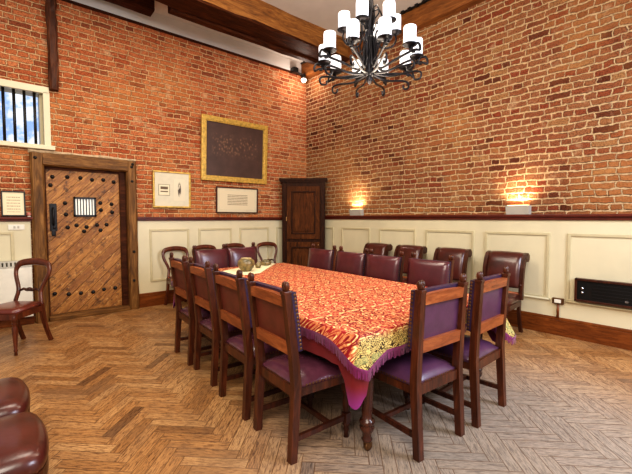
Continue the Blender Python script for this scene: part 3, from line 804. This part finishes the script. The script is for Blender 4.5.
# ------------------------------------------------------------------ balloon-back chairs
def make_balloon(label, group):
    c = thing('balloon_back_chair', label, 'chair', (0, 0, 0), 0, group); c.scale = (1.08, 1.04, 1.02)
    def by(z): return -.185 - .10 * max(0, (z - .44) / .46) ** 1.1
    # hoop: wide rounded top, pinched waist
    pts = []; rad = []
    prof = [(.150, .44), (.140, .50), (.128, .56), (.135, .62), (.162, .69), (.186, .76), (.188, .82), (.160, .872), (.09, .893), (0, .90)]
    full = [(-x, z) for x, z in prof] + [(x, z) for x, z in prof[::-1][1:]]
    # resample smoothly
    def cr(P, n):
        out = []
        for i in range(len(P) - 1):
            p0, p1, p2, p3 = P[max(0, i - 1)], P[i], P[i + 1], P[min(len(P) - 1, i + 2)]
            for k in range(n):
                t_ = k / n
                out.append(tuple(.5 * (2 * b + (-a + cc) * t_ + (2 * a - 5 * b + 4 * cc - d) * t_ ** 2 + (-a + 3 * b - 3 * cc + d) * t_ ** 3) for a, b, cc, d in zip(p0, p1, p2, p3)))
        out.append(P[-1]); return out
    sm = cr(full, 4)
    m = MB(); rings = []
    for i, (x, z) in enumerate(sm):
        a = sm[max(0, i - 1)]; b = sm[min(len(sm) - 1, i + 1)]
        tx, tz = b[0] - a[0], b[1] - a[1]; L = math.hypot(tx, tz); nx, nz = -tz / L, tx / L
        top = max(0, (z - .80) / .10); hw = .021 + .018 * top; dp = .018 + .006 * top
        y = by(z); ring = []
        for k in range(10):
            an = 2 * PI * k / 10; s_ = math.cos(an) * hw; ring.append((x + nx * s_, y + math.sin(an) * dp, z + nz * s_))
        rings.append(ring)
    m.loft(rings); m.build('back_hoop', BALWOOD, c)
    m = MB(); m.tube([(-.125, by(.585), .575), (-.07, by(.60), .60), (-.03, by(.6), .588), (0, by(.6) + .008, .595), (.03, by(.6), .588), (.07, by(.60), .60), (.125, by(.585), .575)], [.012, .014, .017, .02, .017, .014, .012], 8, up=(0, 1, 0))
    m.ball((0, by(.6) + .008, .598), .027, .8); m.ball((.035, by(.6) + .006, .592), .017); m.ball((-.035, by(.6) + .006, .592), .017)
    m.build('carved_splat', MAHOG_D, c)
    # seat rail, bowed front
    out = []
    for k in range(9):
        u = -1 + 2 * k / 8; out.append((.215 * u, .20 + .035 * (1 - u * u)))
    poly = [(-.165, -.20), (.165, -.20)] + out[::-1]
    MB().prism(poly, 'z', .365, .425).build('seat_rail', BALWOOD, c)
    m = MB(); rings = []
    for sc_, z in ((.97, .42), (.985, .44), (.95, .462), (.80, .474), (.5, .48), (.02, .482)): rings.append([(x * sc_, .01 + (y - .01) * sc_, z) for x, y in poly])
    m.loft(rings, cap=True).build('seat', LEATHER_RED, c)
    for sx in (-1, 1):
        MB().sweep([(sx * .15, -.185, .45), (sx * .152, -.19, .36), (sx * .155, -.21, .24), (sx * .158, -.245, .12), (sx * .16, -.29, .0)], [.036, .036, .032, .03, .03], [.04, .042, .036, .032, .034]).build('rear_leg', BALWOOD, c)
        MB().lathe([(.026, .42), (.026, .345), (.018, .335), (.027, .322), (.018, .31), (.022, .29), (.026, .27), (.02, .15), (.014, .06), (.02, .048), (.013, .035), (.016, 0)], (sx * .185, .185, 0), 12).build('front_leg', BALWOOD, c)
    return c
G2 = 'balloon-back chairs'
bal = make_balloon('polished balloon-back chair standing by the plank door and switch', G2)
bal.location = (.15, 5.20, 0); bal.rotation_euler = (0, 0, math.radians(134))
bl = ['balloon-back chair against the cream panelling beside the door, over the pink cloth corner',
      'balloon-back chair behind the head chair that stands farther from the cupboard',
      'balloon-back chair behind the head chair with the bowl before it',
      'balloon-back chair with clear view beside the corner cupboard']
for (x, y, a), l in zip(((2.30, 5.90, 4), (2.80, 5.92, 0), (3.38, 5.95, -3), (4.02, 5.86, -6)), bl):
    dup(bal, (x, y, 0), PI + math.radians(a), l, G2)

# ------------------------------------------------------------------ scroll-back leather chairs
def make_scroll(label, group):
    c = thing('scroll_back_chair', label, 'chair', (0, 0, 0), 0, group)
    W = .228
    # side profile of the back, curling backwards at the head
    prof = [(-.205, .42), (-.205, .55), (-.215, .68), (-.235, .80), (-.262, .89), (-.30, .95), (-.345, .965), (-.375, .94), (-.372, .905), (-.345, .893)]
    for sx in (-1, 1):
        m = MB(); m.sweep([(sx * W, y, z) for y, z in prof], .045, [.05, .045, .045, .048, .05, .05, .045, .042, .036, .025])
        m.lathe([(.048, -.026), (.052, 0), (.048, .026), (.02, .032)], (sx * W, -.335, .925), 14, M=Matrix.Rotation(PI / 2, 3, 'Y'))
        for k in range(7): m.ball((sx * (W - .004), -.19 - .014 * k, .60 + .045 * k), .018, 1.0, 7, 5)
        m.build('scroll_post', MAHOG_D, c)
    m = MB(); rings = []
    N = 9
    pads = [(-.185, .56), (-.185, .60), (-.19, .68), (-.205, .78), (-.225, .86), (-.25, .92), (-.285, .968), (-.335, .985), (-.38, .965), (-.39, .92), (-.35, .90), (-.30, .90), (-.262, .84), (-.24, .76), (-.225, .66), (-.22, .57)]
    for i in range(N):
        u = -1 + 2 * i / (N - 1); k = .016 * (1 - u ** 4)
        rings.append([((W - .022) * u, y + (k if q < 6 else 0), z + (k * .6 if 5 < q < 9 else 0)) for q, (y, z) in enumerate(pads)])
    m.loft(rings).build('backrest', LEATHER_CH, c)
    m = MB(); m.tube([(-W, -.205, .49), (0, -.20, .49), (W, -.205, .49)], .02, 8, up=(0, 1, 0)); m.build('back_rail', MAHOG_L, c)
    poly = [(-.225, -.23), (.225, -.23)] + [(.25 * math.cos(a) if abs(math.cos(a)) < .99 else .25 * math.copysign(1, math.cos(a)), .16 + .10 * math.sin(a) ** .6) for a in [PI * k / 12 for k in range(13)]]
    MB().prism(poly, 'z', .345, .405).build('seat_rail', MAHOG_D, c)
    m = MB(); rings = []
    for sc_, z in ((.985, .40), (1.015, .425), (1.01, .45), (.96, .475), (.85, .488), (.6, .496), (.02, .50)): rings.append([(x * sc_, (y) * sc_, z) for x, y in poly])
    m.loft(rings).build('seat', LEATHER_CH, c)
    for sx in (-1, 1):
        MB().sweep([(sx * .205, -.205, .40), (sx * .205, -.215, .25), (sx * .207, -.25, .1), (sx * .21, -.285, 0)], .036, [.045, .04, .034, .036]).build('rear_leg', MAHOG_D, c)
        MB().lathe([(.032, .36), (.032, .32), (.02, .31), (.034, .295), (.022, .28), (.032, .24), (.03, .2), (.02, .08), (.026, .065), (.016, .045), (.02, 0)], (sx * .20, .17, 0), 12).build('front_leg', MAHOG_D, c)
    return c
G3 = 'scroll-back leather chairs along the walls'
scr = make_scroll('scroll-back chestnut leather chair against the panelling, alone beside the black heater', G3)
scr.location = (4.66, 2.02, 0); scr.rotation_euler = (0, 0, PI / 2)
sl = ['scroll-back leather chair against the right panelling, second from the black heater', 'scroll-back leather chair against the right panelling, third from the black heater', 'scroll-back leather chair against the right panelling, nearest the corner cupboard']
for y, l in zip((2.76, 3.47, 4.13), sl): dup(scr, (4.66, y, 0), PI / 2, l, G3)
dup(scr, (-.13, 2.60, 0), -PI / 2, 'brown leather chair cut off at the picture edge, the one nearer the plank door', G3)
dup(scr, (-.10, 2.05, 0), -PI / 2, 'brown leather chair cut off in the bottom corner of the picture, before its twin', G3)

# ------------------------------------------------------------------ table and cloths
TC = (2.338, 2.886); TR = math.radians(-2.5); TW, TL, TH = .765, 1.53, .765
tb = thing('dining_table', 'long dining table with turned dark legs on castors under a damask cloth', 'table', (TC[0], TC[1], 0), TR)
MB().box(-TW, TW, -TL, TL, TH - .035, TH, .006).build('tabletop', MAHOG, tb)
m = MB()
for q in ((-TW + .06, TW - .06, -TL + .08, -TL + .105), (-TW + .06, TW - .06, TL - .105, TL - .08)): m.box(q[0], q[1], q[2], q[3], TH - .13, TH - .035)
for q in ((-TW + .06, -TW + .085), (TW - .085, TW - .06)): m.box(q[0], q[1], -TL + .105, TL - .105, TH - .13, TH - .035)
m.build('apron', MAHOG_D, tb)
for sx, sy in ((-1, -1), (1, -1), (-1, 1), (1, 1)):
    m = MB(); x, y = (.70 if sx > 0 else -.585), sy * (TL - .095)
    m.box(x - .045, x + .045, y - .045, y + .045, TH - .16, TH - .035, .004)
    m.lathe([(.038, TH - .155), (.05, TH - .17), (.036, TH - .19), (.044, .52), (.040, .40), (.033, .26), (.030, .205), (.044, .198), (.048, .185), (.044, .172), (.036, .165), (.046, .155), (.042, .135), (.030, .115), (.026, .085), (.034, .078), (.03, .066), (.018, .06)], (x, y, 0), 18)
    lg = m.build('leg', LEGW, tb)
    m = MB(); m.lathe([(.020, .0665), (.024, .055), (.014, .048)], (x, y, 0), 12); m.lathe([(.012, -.014), (.027, -.011), (.027, .011), (.012, .014)], (x + .01, y, .027), 14, M=Matrix.Rotation(PI / 2, 3, 'X'))
    m.box(x - .008, x + .024, y - .02, y - .014, .022, .055); m.box(x - .008, x + .024, y + .014, y + .02, .022, .055)
    m.build('castor', BRASSD, lg)

def drape(m, hw, hl, ztop, side_drop, end_drop, corners, flare, wave, n_side=56, n_end=30, rows=7, seed=1, cr=.03, cw=.20, cfl=(.03, .03, .03, .03)):
    """cloth over the table: a top and hanging sides that dip at the corners in soft cones"""
    per = []
    def seg(p, q, n, nrm, drop):
        for i in range(n):
            f = i / n; per.append((p[0] + (q[0] - p[0]) * f, p[1] + (q[1] - p[1]) * f, nrm, drop, f))
    c = cr
    def corner(cx, cy, a0, key):
        for i in range(8):
            a = a0 + PI / 2 * i / 8
            per.append((cx + c * math.cos(a), cy + c * math.sin(a), (math.cos(a), math.sin(a)), ('c', key, i / 8), None))
    seg((-hw + c, -hl), (hw - c, -hl), n_end, (0, -1), end_drop[0]); corner(hw - c, -hl + c, -PI / 2, 1)
    seg((hw, -hl + c), (hw, hl - c), n_side, (1, 0), side_drop); corner(hw - c, hl - c, 0, 2)
    seg((hw - c, hl), (-hw + c, hl), n_end, (0, 1), end_drop[1]); corner(-hw + c, hl - c, PI / 2, 3)
    seg((-hw, hl - c), (-hw, -hl + c), n_side, (-1, 0), side_drop); corner(-hw + c, -hl + c, PI, 0)
    N = len(per)
    cpts = [(-hw, -hl), (hw, -hl), (hw, hl), (-hw, hl)]
    rings = []; rnd = random.Random(seed); ph = rnd.uniform(0, 6)
    drops = []
    for k, (x, y, nrm, d, f) in enumerate(per):
        if isinstance(d, tuple):
            a, b = ((end_drop[0], side_drop), (side_drop, end_drop[1]), (end_drop[1], side_drop), (side_drop, end_drop[0]))[[1, 2, 3, 0].index(d[1])]
            base = a + (b - a) * d[2]
        else: base = d
        ci = min(range(4), key=lambda q: math.hypot(x - cpts[q][0], y - cpts[q][1])); dc = math.hypot(x - cpts[ci][0], y - cpts[ci][1])
        ext = corners[ci] * max(0, 1 - dc / cw) ** 1.3
        cone = max(0, 1 - dc / cw)
        drops.append((base + ext, cone * cfl[ci]))
    s_acc = 0
    for j in range(rows + 1):
        f = j / rows; ring = []; s_acc = 0
        for k, (x, y, nrm, d, _) in enumerate(per):
            if k: s_acc += math.hypot(x - per[k - 1][0], y - per[k - 1][1])
            dr_, cone = drops[k]
            o = .004 + flare * math.sin(f * PI / 2) + wave * f * (math.sin(s_acc * 21 + ph) + .6 * math.sin(s_acc * 37 + 2 * ph)) + cone * f
            if f == 0: o = 0
            L = max(1e-6, math.hypot(*nrm))
            z = ztop - dr_ * f + (0 if f else 0)
            ring.append((x + nrm[0] / L * o, y + nrm[1] / L * o, z))
        rings.append(ring)
    m.loft(rings, cap=False)
    # top as a grid with slight relief, joined visually at the edge
    m._f([m.bm.verts.new(p) for p in rings[0]], False)
    return rings
def solidify(o, th):
    md = o.modifiers.new('thickness', 'SOLIDIFY'); md.thickness = th; md.offset = -1
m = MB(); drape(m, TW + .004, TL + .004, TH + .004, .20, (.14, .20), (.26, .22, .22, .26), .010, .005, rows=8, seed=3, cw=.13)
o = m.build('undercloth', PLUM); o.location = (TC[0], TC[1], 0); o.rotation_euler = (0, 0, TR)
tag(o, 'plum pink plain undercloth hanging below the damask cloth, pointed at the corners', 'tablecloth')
# damask cloth
m = MB(); rg = drape(m, TW + .014, TL + .014, TH + .009, .062, (.125, .11), (.075, .19, .05, .05), .016, .004, rows=5, seed=4, cfl=(.035, .14, .03, .03), cw=.24)
dm = m.build('tablecloth', DAMASK); dm.location = (TC[0], TC[1], 0); dm.rotation_euler = (0, 0, TR)
tag(dm, 'crimson and gold damask tablecloth with purple fringe covering the long table', 'tablecloth')
# fringe: twisted strands hanging from a braid along the lower edge
m = MB(); last = [Vector(p) for p in rg[-1]]; rnd = random.Random(9); N = len(last)
br = [[p + Vector((0, 0, .008)) for p in last], [p + (p - Vector((0, 0, p.z))).normalized() * .005 - Vector((0, 0, .002)) for p in last], [p - Vector((0, 0, .012)) for p in last]]
m.loft(br, cap=False)
for i in range(N):
    a, b_ = last[i], last[(i + 1) % N]; L = (b_ - a).length; k = max(1, int(L / .0075))
    for q in range(k):
        p = a.lerp(b_, (q + .5) / k); t_ = (b_ - a).normalized(); nrm = Vector((t_.y, -t_.x, 0))
        ln = .052 + rnd.uniform(-.008, .006); sw_ = rnd.uniform(-.004, .004); out = rnd.uniform(-.003, .008)
        w_ = .0036
        v = [m.bm.verts.new(p + t_ * s_ * w_ + nrm * .002) for s_ in (-1, 1)] + [m.bm.verts.new(p + t_ * (s_ * w_ * .9 + sw_) + nrm * out - Vector((0, 0, ln))) for s_ in (1, -1)]
        m._f(v, True)
m.build('fringe', FRINGE, dm)
# cream cloth and small things at the far end
m = MB(); z = TH + .0125
pts = [(3.02, 4.36), (2.36, 3.72), (2.16, 3.70), (1.86, 4.02), (2.2, 4.2), (2.7, 4.38)]
m.prism(pts, 'z', z, z + .003)
tag(m.build('table_mat', LACE), 'cream cloth laid over the far end of the damask cloth under the bowl', 'cloth')
bw = thing('bowl', 'round olive brown pottery bowl on the cream cloth', 'bowl', (2.31, 3.95, z + .003))
MB().lathe([(.045, 0), (.055, .006), (.085, .04), (.106, .085), (.098, .125), (.068, .150), (.06, .152), (.055, .145), (.03, .10)], n=20).build('body', OLIVE, bw)
m = MB(); m.tube([(.058 * math.cos(2 * PI * k / 16), .058 * math.sin(2 * PI * k / 16), .154) for k in range(17)], .007, 6); m.build('rim', plain('pot_rim', S(176, 156, 112), .4), bw)
s1 = thing('pot', 'tiny grey brown lidded pot beside the olive bowl', 'pot', (2.57, 4.10, z + .003))
MB().lathe([(.02, 0), (.034, .012), (.04, .035), (.030, .055)], n=14).build('body', OLIVE, s1)
MB().lathe([(.032, .055), (.026, .064), (.008, .07), (.01, .078), (.002, .084)], n=14).build('lid', plain('lid_glaze', S(150, 134, 100), .4), s1)
s2 = thing('ash_tray', 'low olive pottery dish farthest along the cream cloth', 'dish', (2.80, 4.27, z + .003))
MB().lathe([(.04, 0), (.07, .015), (.078, .05), (.07, .052), (.055, .025), (.01, .02)], n=16).build('body', OLIVE, s2)
m = MB()
for k in range(5): m.ball((.03 * math.cos(k * 1.25), .03 * math.sin(k * 1.25), .05), .026)
m.build('pebbles', plain('pebble', S(112, 100, 66), .6, vary=.3), s2)

# ------------------------------------------------------------------ chandelier
CX, CY = 2.815, 2.46
ch = thing('chandelier', 'black wrought iron two tier chandelier with white glass cylinder shades', 'chandelier', (CX, CY, 2.73))
Z0 = 2.73
m = MB()
for k in range(6):   # twisted stem of rods
    pts = []
    for i in range(40):
        f = i / 39; z = .06 + f * 1.82; a = k * PI / 3 + f * 7; r_ = .026 + .018 * math.sin(f * PI * 5) ** 2
        pts.append((r_ * math.cos(a), r_ * math.sin(a), z))
    m.tube(pts, .010, 6)
m.lathe([(.002, -.02), (.02, .0), (.035, .03), (.02, .06), (.028, .08), (.028, 1.88)], n=10)
m.build('stem', IRONC, ch)
MB().lathe([(.02, 1.86), (.03, 1.88), (.085, 1.905), (.09, CEIL - Z0 - .002)], n=18).build('ceiling_rose', IRONC, ch)
def crv(P, n=6):
    out = []
    for i in range(len(P) - 1):
        p0, p1, p2, p3 = (Vector(P[max(0, i - 1)]), Vector(P[i]), Vector(P[i + 1]), Vector(P[min(len(P) - 1, i + 2)]))
        for k in range(n):
            t_ = k / n
            out.append(.5 * (2 * p1 + (p2 - p0) * t_ + (2 * p0 - 5 * p1 + 4 * p2 - p3) * t_ ** 2 + (3 * p1 - p0 - 3 * p2 + p3) * t_ ** 3))
    out.append(Vector(P[-1])); return out
def arm(ang, R, zc, low, big):
    a = MB(); D = Vector((math.cos(ang), math.sin(ang), 0))
    def q(r, z): return D * r + Vector((0, 0, z))
    if big:
        a.tube(crv([q(.04, zc + .22), q(.06, zc + .05), q(.07, low + .06), q(.14, low), q(.28, low + .03), q(R + .03, low + .06), q(R + .10, zc - .06), q(R + .085, zc + .0), q(R + .03, zc - .005), q(R + .02, zc - .05), q(R + .05, zc - .06)]),   .011, 6)
        a.tube(crv([q(.05, low - .02), q(.20, low - .05), q(R - .04, low - .02), q(R + .04, low - .03), q(R + .035, low - .085), q(R - .015, low - .095), q(R - .025, low - .06)]), .010, 6)
        a.tube(crv([q(R, zc - .015), q(R, low + .05)], 3), .009, 6)
    else:
        a.tube(crv([q(.04, zc - .28), q(.10, zc - .22), q(.14, zc - .08), q(.10, zc - .02), q(.08, zc - .07), q(.12, zc - .14), q(R - .03, zc - .12), q(R + .01, zc - .06), q(R, zc)]), .0085, 6)
        a.tube(crv([q(.03, zc + .20), q(.09, zc + .22), q(.12, zc + .14), q(.07, zc + .10), q(.04, zc + .02)]), .007, 6)
    o = a.build('arm', IRONC, ch)
    c = D * R
    MB().lathe([(.010, zc - .012), (.03, zc - .006), (.062, zc + .008), (.066, zc + .016), (.05, zc + .014)], (c.x, c.y, 0), 16).build('drip_pan', IRONC, o)
    MB().lathe([(.046, zc + .013), (.056, zc + .02), (.057, zc + .15), (.054, zc + .168), (.042, zc + .172), (.03, zc + .168)], (c.x, c.y, 0), 16).build('glass_shade', GLASSW, o)
base = math.radians(220)
for k in range(10): arm(base + PI / 10 + k * PI / 5, .44, .205, .10, True)
for k in range(6): arm(base - .26 + k * PI / 3, .25, .47, .30, False)

# ------------------------------------------------------------------ sky seen through the window
bd = MB().box(-3.0, 2.2, AY + 3.0, AY + 3.02, 2.0, 7.0).build('sky_backdrop', outside_mat()); bd['kind'] = 'structure'

# ------------------------------------------------------------------ light
def area(name, loc, target, size, energy, color, sy=None, spread=PI):
    l = bpy.data.lights.new(name, 'AREA'); l.energy = energy; l.color = color; l.size = size; l.spread = spread
    if sy: l.shape = 'RECTANGLE'; l.size_y = sy
    o = bpy.data.objects.new(name, l); COL.objects.link(o); o.location = loc
    o.rotation_euler = (Vector(target) - Vector(loc)).to_track_quat('-Z', 'Y').to_euler(); return o
def point(name, loc, energy, color, r=.1):
    l = bpy.data.lights.new(name, 'POINT'); l.energy = energy; l.color = color; l.shadow_soft_size = r
    o = bpy.data.objects.new(name, l); COL.objects.link(o); o.location = loc; return o
point('chandelier_light', (CX, CY, 2.66), 60, (1, .86, .68), .35)
point('chandelier_light', (CX, CY, 3.75), 50, (1, .86, .68), .3)
area('window_light', (3.6, -1.5, 2.6), (2.6, 1.6, .2), 1.6, 170, (.74, .83, 1.0), 1.8)
area('rear_fill', (-.9, -.6, 3.9), (2.6, 4.2, .8), 2.6, 250, (1, .92, .79))  # unseen warm fill added behind the camera, no fitting there
area('ceiling_fill', (1.2, 3.6, 4.5), (1.4, 3.9, 0), 2.0, 90, (1, .91, .77))  # added fill under the ceiling, not a real fitting
point('spot_light', (BX - .42, AY - .38, 4.16), 14, (1, .82, .70), .05)
W = bpy.data.worlds.new('World'); SC.world = W; W.use_nodes = True
bg = W.node_tree.nodes['Background']; bg.inputs[0].default_value = (1.0, .94, .86, 1); bg.inputs[1].default_value = .44

# ------------------------------------------------------------------ camera
cam = bpy.data.cameras.new('Camera'); co = bpy.data.objects.new('Camera', cam); COL.objects.link(co)
cam.sensor_width = 36; cam.lens = 36 * 375 / 632; cam.clip_start = .05
th = math.radians(49.1); pit = math.atan(19 / 375)
d = Vector((math.cos(th) * math.cos(pit), math.sin(th) * math.cos(pit), -math.sin(pit)))
co.location = (0, 0, 1.42); co.rotation_euler = d.to_track_quat('-Z', 'Y').to_euler()
SC.camera = co
SC.view_settings.view_transform = 'Standard'; SC.view_settings.look = 'Medium High Contrast'
SC.view_settings.exposure = 0.0; SC.view_settings.gamma = 1.0
try: SC.cycles.use_denoising = True
except Exception: pass
